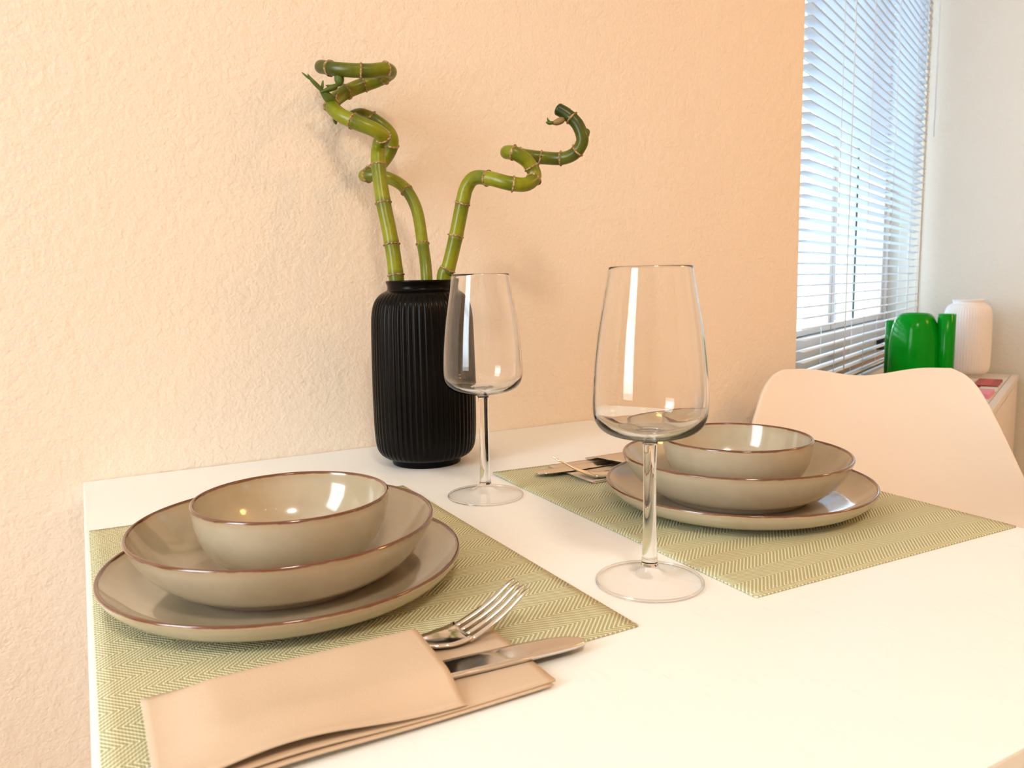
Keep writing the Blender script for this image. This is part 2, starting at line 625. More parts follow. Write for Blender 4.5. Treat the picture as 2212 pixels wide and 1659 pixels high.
cl_ = tag(empty('ceiling_lamp', (-0.15, -1.95, H)), 'round opal ceiling lamp glowing warm above the open floor', 'lamp')
M_OPAL = mat('lit_opal_glass', (1, 0.9, 0.8), 0.4, emit=CEILING_COLOR, estr=CEILING_STRENGTH)
v, f = lathe([(0.0, 0.0), (0.21, 0.0), (0.21, -0.03), (0.195, -0.03)], 40)
mesh_obj('lamp_base', v, f, M_BRASS, cl_)
v, f = lathe([(0.195, -0.03), (0.19, -0.045), (0.16, -0.062), (0.10, -0.072), (0.0, -0.076)], 40)
mesh_obj('lamp_dome', v, f, M_OPAL, cl_)

spots = tag(empty('ceiling_spotlight', (0.9, -2.3, H)), 'three armed ceiling spotlight with small warm bulbs', 'lamp')
M_BULB = mat('lit_bulb', (1, 0.9, 0.8), 0.4, emit=(1.0, 0.66, 0.36), estr=SPOT_STRENGTH)
box_obj('bar', -0.35, 0.35, -0.025, 0.025, -0.035, 0.0, M_BRASS, spots, 0.006)
for k in (-1, 0, 1):
    v, f = lathe([(0.0, -0.06), (0.018, -0.065), (0.03, -0.12), (0.034, -0.16), (0.031, -0.16), (0.028, -0.12), (0.0, -0.07)], 24)
    s = mesh_obj('spot_shade', v, f, M_BRASS, spots, loc=(k * 0.3, 0, 0.028))
    v, f = lathe([(0.0, -0.17), (0.014, -0.167), (0.024, -0.155), (0.026, -0.14), (0.0, -0.13)], 20)
    mesh_obj('bulb', v, f, M_BULB, s)

# ------------------------------------------------------------------ dining table
TX1, TY0 = 0.702, -0.822
table = tag(empty('dining_table', (TX1 / 2, TY0 / 2, 0)), 'white dining table pushed against the cream wall', 'table')
hx, hy = TX1 / 2, -TY0 / 2
bm = bmesh.new(); box(bm, -hx, hx, -hy + 0.0, hy - 0.001, T - 0.024, T, 0.0018)
bm_obj('table_top', bm, M_TABLE, table)
for (x0, x1, y0, y1) in ((-hx + 0.05, hx - 0.05, -hy + 0.045, -hy + 0.063), (-hx + 0.05, hx - 0.05, hy - 0.063, hy - 0.045),
                         (-hx + 0.045, -hx + 0.063, -hy + 0.06, hy - 0.06), (hx - 0.063, hx - 0.045, -hy + 0.06, hy - 0.06)):
    box_obj('apron', x0, x1, y0, y1, T - 0.10, T - 0.024, M_WHITE, table)
for sx in (-1, 1):
    for sy in (-1, 1):
        cx, cyy = sx * (hx - 0.05), sy * (hy - 0.05)
        box_obj('leg', cx - 0.025, cx + 0.025, cyy - 0.025, cyy + 0.025, 0, T - 0.024, M_WHITE, table, 0.003)

# ------------------------------------------------------------------ placemats
def placemat(cx, cyy, rz, label, lift):
    w, h, th = 0.2995, 0.406, 0.0013
    nx, ny = 36, 48
    def zf(u, v):
        return lift(u, v)
    verts, faces = [], []
    for j in range(ny + 1):
        for i in range(nx + 1):
            u, v = i / nx, j / ny
            verts.append(((u - 0.5) * w, (v - 0.5) * h, th + zf(u, v)))
    n1 = len(verts)
    for j in range(ny + 1):
        for i in range(nx + 1):
            u, v = i / nx, j / ny
            verts.append(((u - 0.5) * w, (v - 0.5) * h, zf(u, v)))
    def vid(i, j): return j * (nx + 1) + i
    for j in range(ny):
        for i in range(nx):
            a, b, c, d = vid(i, j), vid(i + 1, j), vid(i + 1, j + 1), vid(i, j + 1)
            faces.append((a, b, c, d)); faces.append((n1 + d, n1 + c, n1 + b, n1 + a))
    rim = [vid(i, 0) for i in range(nx)] + [vid(nx, j) for j in range(ny)] + [vid(i, ny) for i in range(nx, 0, -1)] + [vid(0, j) for j in range(ny, 0, -1)]
    for k in range(len(rim)):
        a, b = rim[k], rim[(k + 1) % len(rim)]
        faces.append((n1 + a, n1 + b, b, a))
    o = mesh_obj('placemat', verts, faces, M_MAT)
    o.location = (cx, cyy, T + 0.0002)
    o.rotation_euler = (0, 0, rz)
    return tag(o, label, 'placemat', 'sage woven placemats')
placemat(0.1535, -0.4273, 0.0, 'sage woven placemat under the nearer plate stack, at the left table edge', lambda u, v: 0.004 * max(0, v - 0.85) / 0.15 * max(0, 0.45 - u))
placemat(0.5536, -0.4376, -0.0249, 'sage woven placemat under the farther plate stack, by the white chair', lambda u, v: 0.004 * max(0, v - 0.85) / 0.15 * max(0, 0.4 - u))

# ------------------------------------------------------------------ crockery
MT = 0.0015                                   # top of a mat above the table
def lathe_obj(name, prof, mt, n=128, parent=None):
    v, f = lathe(prof, n)
    return mesh_obj(name, v, f, mt, parent)

PLATE = smooth_profile([(0.0, 0.0060), (0.040, 0.0060), (0.078, 0.0062), (0.095, 0.0075), (0.108, 0.0110), (0.1170, 0.0160), (0.1225, 0.0205),
                        (0.1240, 0.0222), (0.1252, 0.0226), (0.1260, 0.0216), (0.1257, 0.0196), (0.1225, 0.0142), (0.1150, 0.0078), (0.1030, 0.0034), (0.090, 0.0014)], 4)
PFOOT = [(0.090, 0.0014), (0.088, 0.0), (0.082, 0.0), (0.080, 0.0020), (0.0, 0.0020)]
DEEP = smooth_profile([(0.0, 0.0050), (0.035, 0.0050), (0.060, 0.0060), (0.078, 0.0110), (0.0900, 0.0200), (0.0990, 0.0310), (0.1042, 0.0400),
                       (0.1052, 0.0420), (0.1062, 0.0426), (0.1071, 0.0418), (0.1070, 0.0400), (0.1035, 0.0318), (0.0960, 0.0205), (0.0860, 0.0110), (0.0740, 0.0050), (0.0690, 0.0035)], 4)
DFOOT = [(0.0690, 0.0035), (0.0680, 0.0), (0.0625, 0.0), (0.0610, 0.0022), (0.0, 0.0022)]
BOWL = smooth_profile([(0.0, 0.0055), (0.024, 0.0058), (0.042, 0.0090), (0.0545, 0.0180), (0.0620, 0.0300), (0.0658, 0.0420), (0.0672, 0.0510),
                       (0.0677, 0.0528), (0.0688, 0.0535), (0.0698, 0.0526), (0.0699, 0.0505), (0.0690, 0.0420), (0.0660, 0.0300), (0.0595, 0.0175), (0.0480, 0.0070), (0.0400, 0.0030)], 4)
BFOOT = [(0.0400, 0.0030), (0.0390, 0.0), (0.0340, 0.0), (0.0330, 0.0020), (0.0, 0.0020)]
M_GP, M_GD, M_GB = glaze('glaze_plate', 0.0230, 0.0062), glaze('glaze_deep_plate', 0.0430, 0.0070), glaze('glaze_bowl', 0.0538, 0.0070)
def crock(name, prof, foot, mt):
    zt = max(z for r, z in prof) - 0.0026
    i0 = min(i for i, (r, z) in enumerate(prof) if z > zt)
    i1 = max(i for i, (r, z) in enumerate(prof) if z > zt)
    v, f = lathe(prof[:i0 + 1], 128)                       # inside
    v2, f2 = lathe(prof[i1:], 128)                         # outside
    n0 = len(v)
    o = mesh_obj(name, v + v2, f + [tuple(k + n0 for k in q) for q in f2], mt)
    rim = lathe_obj('rim', prof[i0:i1 + 1], mt, 128, o)
    rim['label'] = 'brown glazed rim'
    lathe_obj('foot_ring', foot, M_CLAY, 96, o)
    return o
plate1 = crock('dinner_plate', PLATE, PFOOT, M_GP)
deep1 = crock('deep_plate', DEEP, DFOOT, M_GD)
bowl1 = crock('bowl', BOWL, BFOOT, M_GB)
ZP = T + MT + 0.0002
ZD = ZP + 0.0062
ZB = ZD + 0.0052
near, far = (0.1312, -0.4386), (0.5570, -0.4605)
plate1.location = (near[0], near[1], ZP)
deep1.location = (near[0], near[1], ZD)
bowl1.location = (near[0] + 0.006, near[1] + 0.002, ZB)
plate2 = copy_tree(plate1, (far[0], far[1], ZP), 1.1)
deep2 = copy_tree(deep1, (far[0] - 0.002, far[1] + 0.002, ZD), 2.3)
bowl2 = copy_tree(bowl1, (far[0] - 0.003, far[1] - 0.001, ZB), 0.7)
tag(plate1, 'beige dinner plate with brown rim, bottom of the nearer stack', 'plate', 'beige dinner plates')
tag(plate2, 'beige dinner plate with brown rim, bottom of the farther stack', 'plate', 'beige dinner plates')
tag(deep1, 'beige deep plate with brown rim, middle of the nearer stack', 'plate', 'beige deep plates')
tag(deep2, 'beige deep plate with brown rim, middle of the farther stack', 'plate', 'beige deep plates')
tag(bowl1, 'small beige bowl with brown rim on top of the nearer stack', 'bowl', 'beige bowls')
tag(bowl2, 'small beige bowl with brown rim on top of the farther stack', 'bowl', 'beige bowls')

# ------------------------------------------------------------------ wine glasses
def wine_glass():
    root = empty('wine_glass')
    outer = [(0.0052, 0.1022), (0.0068, 0.1040), (0.0110, 0.1054), (0.0200, 0.1069), (0.0290, 0.1094), (0.0350, 0.1132), (0.0388, 0.1190), (0.0402, 0.1275), (0.0399, 0.1410),
             (0.0388, 0.1570), (0.0363, 0.1796), (0.0331, 0.1987), (0.0303, 0.2145), (0.0285, 0.2250)]
    inner = [(0.0278, 0.2250), (0.0295, 0.2145), (0.0323, 0.1987), (0.0354, 0.1796), (0.0378, 0.1570), (0.0388, 0.1410), (0.0389, 0.1285), (0.0374, 0.1205),
             (0.0325, 0.1146), (0.0240, 0.1108), (0.0120, 0.1090), (0.0, 0.1086)]
    stem = [(0.0062, 0.0130), (0.0056, 0.018), (0.0050, 0.036), (0.0046, 0.060), (0.0046, 0.080), (0.0048, 0.094), (0.0052, 0.1022)]
    foot = [(0.0382, 0.0006), (0.0387, 0.0014), (0.0382, 0.0023), (0.0370, 0.0025), (0.0300, 0.0029), (0.0200, 0.0040), (0.0125, 0.0058), (0.0085, 0.0085), (0.0066, 0.0120), (0.0063, 0.0130)]
    v, f = lathe([(0.0, 0.1022)] + smooth_profile(outer, 4) + [(0.0282, 0.2254)] + [(max(r, 0.0), z) for r, z in smooth_profile(inner, 4)], 96)
    mesh_obj('bowl', v, f, M_GLASS, root)
    v, f = lathe([(0.0, 0.0131)] + smooth_profile(stem, 4) + [(0.0, 0.1021)], 48)
    mesh_obj('stem', v, f, M_GLASS, root)
    v, f = lathe([(0.0, 0.0004), (0.030, 0.0004), (0.0380, 0.0003)] + smooth_profile(foot, 4) + [(0.0, 0.0130)], 96)
    mesh_obj('foot', v, f, M_FOOT, root)
    v, f = lathe([(0.0379 + 0.0010 * math.cos(2 * PI * k / 10), 0.0013 + 0.0010 * math.sin(2 * PI * k / 10)) for k in range(10)], 96, closed=True)
    mesh_obj('foot_rim', v, f, M_GLASS, root)
    return root
g1 = wine_glass()
g1.location = (0.3615, -0.3060, T + 0.0002)
g2 = copy_tree(g1, (0.3562, -0.5758, T + 0.0002))
tag(g1, 'empty stemmed wine glass standing beside the black vase', 'wine glass', 'empty wine glasses')
tag(g2, 'empty stemmed wine glass nearest the camera, between the two placemats', 'wine glass', 'empty wine glasses')

# ------------------------------------------------------------------ ribbed vases
def ribbed_vase(name, mt):
    body = [(0.0430, 0.0070), (0.0500, 0.0092), (0.0555, 0.0135), (0.0590, 0.0205), (0.0606, 0.0300), (0.0616, 0.0500), (0.0618, 0.0900), (0.0612, 0.1350),
            (0.0604, 0.1680), (0.0594, 0.1820), (0.0570, 0.1930), (0.0532, 0.2005), (0.0480, 0.2060), (0.0415, 0.2095)]
    prof = smooth_profile(body, 4)
    NR = 54
    def rib(a, r, z):
        k = min(1.0, max(0.0, (z - 0.007) / 0.012)) * min(1.0, max(0.0, (0.2095 - z) / 0.010))
        return 0.0013 * k * (abs(math.cos(a * NR / 2)) ** 0.8 - 0.6)
    v, f = lathe(prof, NR * 8, rib)
    o = mesh_obj(name, v, f, mt)
    v, f = lathe([(0.0, 0.002), (0.036, 0.002), (0.038, 0.0), (0.0412, 0.0), (0.0418, 0.0015), (0.0418, 0.0055), (0.0430, 0.0070)], 96)
    mesh_obj('foot', v, f, mt, o)
    v, f = lathe(smooth_profile([(0.0415, 0.2095), (0.0402, 0.2115), (0.0402, 0.2150), (0.0414, 0.2185), (0.0416, 0.2205), (0.0405, 0.2214), (0.0388, 0.2205), (0.0385, 0.2120),
                  (0.0420, 0.2030), (0.0550, 0.1900), (0.0570, 0.1600), (0.0570, 0.0300), (0.0450, 0.0120), (0.0, 0.0100)], 3), 96)
    mesh_obj('neck', v, f, mt, o)
    return o
VX, VY = 0.3726, -0.1249
vase = tag(ribbed_vase('ribbed_vase', M_BLACK), 'tall black vertically ribbed vase holding curly bamboo', 'vase')
vase.location = (VX, VY, T)

# ------------------------------------------------------------------ lucky bamboo stalks
S1 = [(0.3600, -0.1160, 0.0125), (0.3540, -0.1140, 0.1300),
    (0.3475, -0.1110, 0.2217), (0.3461, -0.1011, 0.2693), (0.3425, -0.0878, 0.3195), (0.3434, -0.0745, 0.3648), (0.3470, -0.0719, 0.3861), (0.3456, -0.0895, 0.3918),
    (0.3329, -0.0939, 0.3986), (0.3144, -0.0860, 0.4066), (0.2999, -0.0711, 0.4171), (0.2959, -0.0529, 0.4320), (0.3121, -0.0413, 0.4477), (0.3346, -0.0400, 0.4595),
    (0.3555, -0.0492, 0.4672), (0.3650, -0.0682, 0.4725), (0.3539, -0.0826, 0.4716), (0.3350, -0.0836, 0.4678), (0.3170, -0.0782, 0.4676), (0.2992, -0.0638, 0.4706),
    (0.2908, -0.0455, 0.4762), (0.2903, -0.0345, 0.4790)]
S2 = [(0.3700, -0.1300, 0.0125), (0.3770, -0.1250, 0.1300),
    (0.3829, -0.1192, 0.2211), (0.3872, -0.0987, 0.2698), (0.3881, -0.0821, 0.3092), (0.3806, -0.0665, 0.3353), (0.3671, -0.0533, 0.3482), (0.3488, -0.0455, 0.3528),
    (0.3402, -0.0317, 0.3536), (0.3485, -0.0203, 0.3589), (0.3673, -0.0215, 0.3718), (0.3767, -0.0335, 0.3896), (0.3739, -0.0411, 0.4041), (0.3613, -0.0387, 0.4172),
    (0.3460, -0.0280, 0.4280), (0.3367, -0.0200, 0.4290), (0.3295, -0.0160, 0.4238)]
S3 = [(0.3850, -0.1420, 0.0125), (0.3895, -0.1440, 0.1300),
    (0.3932, -0.1458, 0.2205), (0.3982, -0.1498, 0.2356), (0.4059, -0.1570, 0.2720), (0.4122, -0.1638, 0.3088), (0.4164, -0.1673, 0.3270), (0.4224, -0.1775, 0.3370),
    (0.4327, -0.1969, 0.3341), (0.4472, -0.2140, 0.3276), (0.4671, -0.2181, 0.3269), (0.4806, -0.2142, 0.3373), (0.4739, -0.2105, 0.3529), (0.4591, -0.2069, 0.3623),
    (0.4561, -0.1938, 0.3651), (0.4705, -0.1789, 0.3672), (0.4908, -0.1764, 0.3661), (0.5111, -0.1853, 0.3633), (0.5272, -0.2010, 0.3614), (0.5362, -0.2151, 0.3663),
    (0.5401, -0.2241, 0.3793), (0.5355, -0.2216, 0.3966), (0.5263, -0.2142, 0.4087), (0.5180, -0.2074, 0.4155)]
def lerp3(a, b, t):
    return tuple(a[i] + (b[i] - a[i]) * t for i in range(3))
LIME, MID, DEEPG = (0.29, 0.31, 0.006), (0.10, 0.135, 0.004), (0.016, 0.036, 0.003)
def stalk(pts, r0, r1, nodes, dark0, label):
    """nodes: path parameters (in control-point units) where a node ring sits."""
    sub = 10
    base = Vector(pts[0])
    path = crom3([Vector(p) - base for p in pts], sub)
    n = len(path)
    # round off the free end
    t = (path[-1] - path[-2]).normalized()
    end = path[-1]
    rad = [r0 + (r1 - r0) * i / (n - 1) for i in range(n)]
    for i in range(n):
        for nd in nodes:
            rad[i] *= 1.0 + 0.05 * math.exp(-((i / sub - nd) / 0.10) ** 2)
    for a in (0.35, 0.65, 0.87, 1.0):
        path.append(end + t * r1 * 0.45 * math.sin(a * PI / 2))
        rad.append(max(r1 * math.cos(a * PI / 2), 0.0004))
    v, f, fr = sweep(path, rad, 18)
    o = mesh_obj('bamboo_stalk', v, f, M_BAMBOO)
    o.location = base + Vector((0, 0, T))
    col = o.data.color_attributes.new('skin', 'FLOAT_COLOR', 'POINT')
    nodes_s = sorted(nodes)
    for i in range(len(path)):
        s = min(i, n - 1) / sub
        g = s / (len(pts) - 1)
        lo = max([q for q in nodes_s if q <= s], default=0.0)
        hi = min([q for q in nodes_s if q > s], default=len(pts) - 1)
        k = (s - lo) / max(hi - lo, 1e-3)
        d = max(0.0, (g - dark0) / (1 - dark0)) ** 1.3
        c = lerp3(LIME, MID, 0.25 + 0.75 * k ** 2.2)
        c = lerp3(c, DEEPG, min(1.0, d))
        for q in range(18):
            col.data[i * 18 + q].color = (*c, 1)
    # node rings
    for nd in nodes:
        i = min(int(nd * sub), n - 2)
        t, nn, b = fr[i]
        R = rad[i] * 1.02
        vv, ff = [], []
        K = 24
        prof = [(-0.0011, -0.0004), (-0.0004, 0.0007), (0.0005, 0.0008), (0.0012, -0.0004)]
        tilt = random.uniform(-0.12, 0.12)
        for q in range(K):
            a = 2 * PI * q / K
            wob = 0.0003 * math.sin(3 * a + nd) + 0.0004 * random.random()
            for (dz, dr) in prof:
                rr = R + dr + (wob if dr > 0 else 0)
                vv.append(path[i] + nn * (math.cos(a) * rr) + b * (math.sin(a) * rr) + t * (dz + tilt * R * math.cos(a)))
        for q in range(K):
            q2 = (q + 1) % K
            for w in range(3):
                ff.append((q * 4 + w, q2 * 4 + w, q2 * 4 + w + 1, q * 4 + w + 1))
        mesh_obj('node_ring', vv, ff, M_NODE, o)
    return tag(o, label, 'bamboo', 'curly bamboo stalks in the black vase'), base
def leaf(parent, base, pts, r, flat, mt, name='leaf'):
    path = crom3([Vector(p) - base for p in pts], 5)
    n = len(path)
    r *= 1.45
    rad = [max(r * math.sin(PI * min(1.0, 0.30 + 0.70 * i / (n - 1))) ** 0.8, 0.00012) for i in range(n)]
    v, f, _ = sweep(path, rad, 10, flat)
    return mesh_obj(name, v, f, mt, parent)

b1, o1 = stalk(S1, 0.0092, 0.0080, [2.15, 2.95, 3.95, 4.9, 7.1, 9.2, 10.9, 12.3, 13.35, 14.4, 16.0, 17.6, 19.4], 0.62, 'leftmost bamboo stalk with the highest corkscrew and a leafy side shoot')
b2, o2 = stalk(S2, 0.0070, 0.0082, [2.9, 4.95, 7.6, 9.2, 11.2, 13.6], 0.75, 'middle bamboo stalk, looping behind the leftmost one')
b3, o3 = stalk(S3, 0.0086, 0.0072, [2.95, 4.0, 5.05, 7.8, 9.2, 10.7, 11.6, 13.1, 15.6, 16.8, 17.9, 19.2, 21.6], 0.42, 'rightmost bamboo stalk leaning right with a dark hooked tip')
# side shoots of the left stalk
sh = leaf(b1, o1, [(0.3030, -0.0640, 0.4640), (0.3024, -0.0650, 0.4560), (0.3005, -0.0655, 0.4510)], 0.0042, 0.95, M_LEAF, 'shoot')
leaf(b1, o1, [(0.3015, -0.0650, 0.4530), (0.2940, -0.0648, 0.4500), (0.2860, -0.0640, 0.4508)], 0.0034, 0.5, M_LEAF)
leaf(b1, o1, [(0.2985, -0.0655, 0.4500), (0.2890, -0.0650, 0.4462), (0.2790, -0.0640, 0.4420)], 0.0044, 0.5, M_LEAF)
leaf(b1, o1, [(0.2960, -0.0560, 0.4340), (0.2880, -0.0600, 0.4400), (0.2790, -0.0630, 0.4470)], 0.0048, 0.8, M_BAMBOO if False else M_LEAF, 'shoot')
leaf(b1, o1, [(0.2830, -0.0630, 0.4440), (0.2753, -0.0644, 0.4500), (0.2690, -0.0644, 0.4560), (0.2655, -0.0640, 0.4620)], 0.0026, 0.6, M_LEAF)
leaf(b1, o1, [(0.2690, -0.0644, 0.4555), (0.2640, -0.0636, 0.4590), (0.2590, -0.0624, 0.4632)], 0.0016, 0.6, M_LEAF)
leaf(b1, o1, [(0.2820, -0.0640, 0.4470), (0.2825, -0.0640, 0.4520), (0.2836, -0.0638, 0.4565)], 0.0026, 0.4, M_LEAF)
leaf(b1, o1, [(0.2975, -0.0600, 0.4350), (0.2990, -0.0610, 0.4400), (0.3020, -0.0620, 0.4450)], 0.0022, 0.4, M_NODE, 'dry_sheath')
leaf(b2, o2, [(0.3160, -0.0190, 0.4290), (0.3110, -0.0150, 0.4230), (0.3120, -0.0140, 0.4170)], 0.0042, 0.5, M_LEAF)
leaf(b2, o2, [(0.3295, -0.0160, 0.4238), (0.3220, -0.0150, 0.4240), (0.3160, -0.0170, 0.4270)], 0.0030, 0.6, M_LEAF)
leaf(b3, o3, [(0.5215, -0.2110, 0.4035), (0.5140, -0.2110, 0.4000), (0.5060, -0.2100, 0.3985)], 0.0040, 0.7, M_LEAF2, 'shoot')
leaf(b3, o3, [(0.5080, -0.2102, 0.3990), (0.5035, -0.2098, 0.3985), (0.4995, -0.2094, 0.3995)], 0.0024, 0.6, M_LEAF)
leaf(b3, o3, [(0.5060, -0.2100, 0.3990), (0.5025, -0.2096, 0.4015), (0.5018, -0.2093, 0.4048)], 0.0013, 0.6, M_LEAF)
leaf(b3, o3, [(0.5420, -0.2235, 0.3850), (0.5465, -0.2229, 0.3890), (0.5462, -0.2222, 0.3935)], 0.0042, 0.6, M_LEAF)
leaf(b3, o3, [(0.5440, -0.2230, 0.3880), (0.5480, -0.2222, 0.3870), (0.5492, -0.2218, 0.3830)], 0.0028, 0.6, M_LEAF2)

# ------------------------------------------------------------------ napkins and cutlery
def sheet(name, x0, x1, y0, y1, zf, th, mt, parent, nx=40, ny=20, edge=None):
    verts, faces = [], []
    for s in (1, 0):
        for j in range(ny + 1):
            for i in range(nx + 1):
                u, v = i / nx, j / ny
                xx1 = x1 + (edge(v) if edge else 0.0)
                x, y = x0 + (xx1 - x0) * u, y0 + (y1 - y0) * v
                verts.append((x, y, zf(x, y) + th * s))
    n1 = (nx + 1) * (ny + 1)
    def vid(i, j): return j * (nx + 1) + i
    for j in range(ny):
        for i in range(nx):
            a, b, c, d = vid(i, j), vid(i + 1, j), vid(i + 1, j + 1), vid(i, j + 1)
            faces.append((a, b, c, d)); faces.append((n1 + d, n1 + c, n1 + b, n1 + a))
    rim = [vid(i, 0) for i in range(nx)] + [vid(nx, j) for j in range(ny)] + [vid(i, ny) for i in range(nx, 0, -1)] + [vid(0, j) for j in range(ny, 0, -1)]
    for k in range(len(rim)):
        a, b = rim[k], rim[(k + 1) % len(rim)]
        faces.append((n1 + a, n1 + b, b, a))
    return mesh_obj(name, verts, faces, mt, parent)

def sstep(a, b, x):
    t = min(1.0, max(0.0, (x - a) / (b - a)))
    return t * t * (3 - 2 * t)

def napkin(loc, rz, label, wave):
    """Pocket-folded paper napkin: local x runs to the open end, y across."""
    r = empty('napkin', loc, rz)
    L, Wd = 0.192, 0.090
    sheet('under_fold', 0.002, L, 0.0, Wd, lambda x, y: 0.0002 + wave(x, y) * 0.25, 0.0012, M_NAP, r)
    sheet('middle_fold', 0.0, L + 0.003, 0.001, Wd, lambda x, y: 0.0017 + wave(x, y) * 0.45, 0.0012, M_NAP, r)
    sheet('pocket', -0.001, 0.143, 0.0, Wd + 0.001, lambda x, y: 0.0040 + 0.0066 * sstep(0.004, 0.030, y) * sstep(0.094, 0.080, y) * sstep(0.0, 0.034, x) + wave(x, y), 0.0011, M_NAP, r,
          edge=lambda v: -0.001 + 0.006 * v)
    return tag(r, label, 'napkin', 'taupe pocket napkins')
def wave1(x, y):
    e = max(0.0, 1 - y / 0.055) ** 1.5
    return 0.0085 * e * math.exp(-((x - 0.055) / 0.048) ** 2)
def wave2(x, y):
    e = max(0.0, (y - 0.03) / 0.06)
    return 0.006 * e * math.exp(-((x - 0.14) / 0.03) ** 2)
NZ = T + MT + 0.0003
nap1 = napkin((0.0245, -0.6670, NZ), 0.0, 'taupe paper napkin folded as a pocket, beside the nearer plate stack', wave1)
nap2 = napkin((0.6700, -0.2430, NZ), PI, 'taupe paper napkin half hidden behind the farther plate stack', wave2)

def knife(label):
    r = empty('knife')
    # blade outline, local x towards the tip, y across (back of the blade at -y)
    up_ = [(0.0, 0.0105), (0.030, 0.0112), (0.060, 0.0112), (0.080, 0.0098), (0.092, 0.0066), (0.0985, 0.0015), (0.0995, -0.0040)]
    lo_ = [(0.0, -0.0105), (0.030, -0.0108), (0.060, -0.0106), (0.080, -0.0100), (0.090, -0.0094), (0.0965, -0.0078), (0.0995, -0.0040)]
    def ev(tab, s):
        k = s * (len(tab) - 1); i = min(int(k), len(tab) - 2); t = k - i
        return tuple(tab[i][a] + (tab[i + 1][a] - tab[i][a]) * t for a in range(2))
    verts, faces = [], []
    N, K = 36, 8
    for sgn in (1, -1):
        for i in range(N + 1):
            a, b = ev(up_, i / N), ev(lo_, i / N)
            for k in range(K + 1):
                t = k / K
                x, y = b[0] + (a[0] - b[0]) * t, b[1] + (a[1] - b[1]) * t
                verts.append((x, y, sgn * (0.0003 + 0.0009 * (1 - t) ** 0.7)))
    n1 = (N + 1) * (K + 1)
    for i in range(N):
        for k in range(K):
            a = i * (K + 1) + k
            faces.append((a, a + K + 1, a + K + 2, a + 1)); faces.append((n1 + a + 1, n1 + a + K + 2, n1 + a + K + 1, n1 + a))
        a = i * (K + 1)
        faces.append((a, n1 + a, n1 + a + K + 1, a + K + 1))
        b = a + K
        faces.append((b, b + K + 1, n1 + b + K + 1, n1 + b))
    mesh_obj('blade', verts, faces, M_STEEL, r)
    v, f, _ = sweep([Vector((0.002, 0, 0)), Vector((-0.010, 0, 0)), Vector((-0.03, 0, 0)), Vector((-0.07, 0, 0)), Vector((-0.10, 0, 0))], [0.0060, 0.0050, 0.0058, 0.0072, 0.0076], 14, 0.32)
    mesh_obj('handle', v, f, M_STEEL, r)
    return tag(r, label, 'knife', 'steel table knives')

def fork(label):
    r = empty('fork')
    def zc(x):   # side curve: neck high, head dips, tips rise
        pts = [(-0.10, 0.0015), (-0.06, 0.0015), (-0.02, 0.0034), (0.0, 0.0028), (0.012, 0.0008), (0.026, 0.0005), (0.040, 0.0045), (0.056, 0.0120), (0.074, 0.0225)]
        for i in range(len(pts) - 1):
            if pts[i][0] <= x <= pts[i + 1][0]:
                p = [pts[max(i - 1, 0)], pts[i], pts[i + 1], pts[min(i + 2, len(pts) - 1)]]
                t = (x - p[1][0]) / (p[2][0] - p[1][0])
                return 0.5 * (2 * p[1][1] + (p[2][1] - p[0][1]) * t + (2 * p[0][1] - 5 * p[1][1] + 4 * p[2][1] - p[3][1]) * t * t + (3 * p[1][1] - p[0][1] - 3 * p[2][1] + p[3][1]) * t ** 3)
        return pts[-1][1] if x > 0 else pts[0][1]
    def strip(name, xs, half, cyf, th=0.0016, K=6):
        verts, faces = [], []
        for s in (1, 0):
            for x in xs:
                hw = half(x)
                for k in range(K + 1):
                    t = -1 + 2 * k / K
                    verts.append((x, cyf(x) + t * hw, zc(x) + 0.0012 * (t * hw / 0.0125) ** 2 + (th if s else 0.0)))
        n1 = len(xs) * (K + 1)
        for i in range(len(xs) - 1):
            for k in range(K):
                a = i * (K + 1) + k
                faces.append((a, a + K + 1, a + K + 2, a + 1)); faces.append((n1 + a + 1, n1 + a + K + 2, n1 + a + K + 1, n1 + a))
            a = i * (K + 1); b = a + K
            faces.append((a, n1 + a, n1 + a + K + 1, a + K + 1)); faces.append((b, b + K + 1, n1 + b + K + 1, n1 + b))
        faces.append(tuple([k for k in range(K + 1)] + [n1 + k for k in range(K, -1, -1)]))
        o_ = (len(xs) - 1) * (K + 1)
        faces.append(tuple([o_ + k for k in range(K, -1, -1)] + [n1 + o_ + k for k in range(K + 1)]))
        return mesh_obj(name, verts, faces, M_STEEL, r)
    def headw(x):
        tab = [(-0.004, 0.0042), (0.004, 0.0060), (0.012, 0.0098), (0.020, 0.0120), (0.032, 0.0124)]
        for i in range(len(tab) - 1):
            if tab[i][0] <= x <= tab[i + 1][0]:
                t = (x - tab[i][0]) / (tab[i + 1][0] - tab[i][0]); t = t * t * (3 - 2 * t)
                return tab[i][1] + (tab[i + 1][1] - tab[i][1]) * t
        return tab[-1][1]
    strip('head', [-0.004 + 0.036 * i / 16 for i in range(17)], headw, lambda x: 0.0)
    for k in range(4):
        c0 = -0.0103 + 0.00687 * k
        strip('tine', [0.031 + 0.043 * i / 14 for i in range(15)], lambda x: 0.0020 - 0.0013 * max(0, (x - 0.055) / 0.019), lambda x, c0=c0: c0 * (1 - 0.12 * (x - 0.031) / 0.043), 0.0016, 2)
    strip('handle', [-0.10 + 0.097 * i / 14 for i in range(15)], lambda x: 0.0042 + 0.004 * min(1, max(0, (-0.03 - x) / 0.05)), lambda x: 0.0)
    return tag(r, label, 'fork', 'steel table forks')

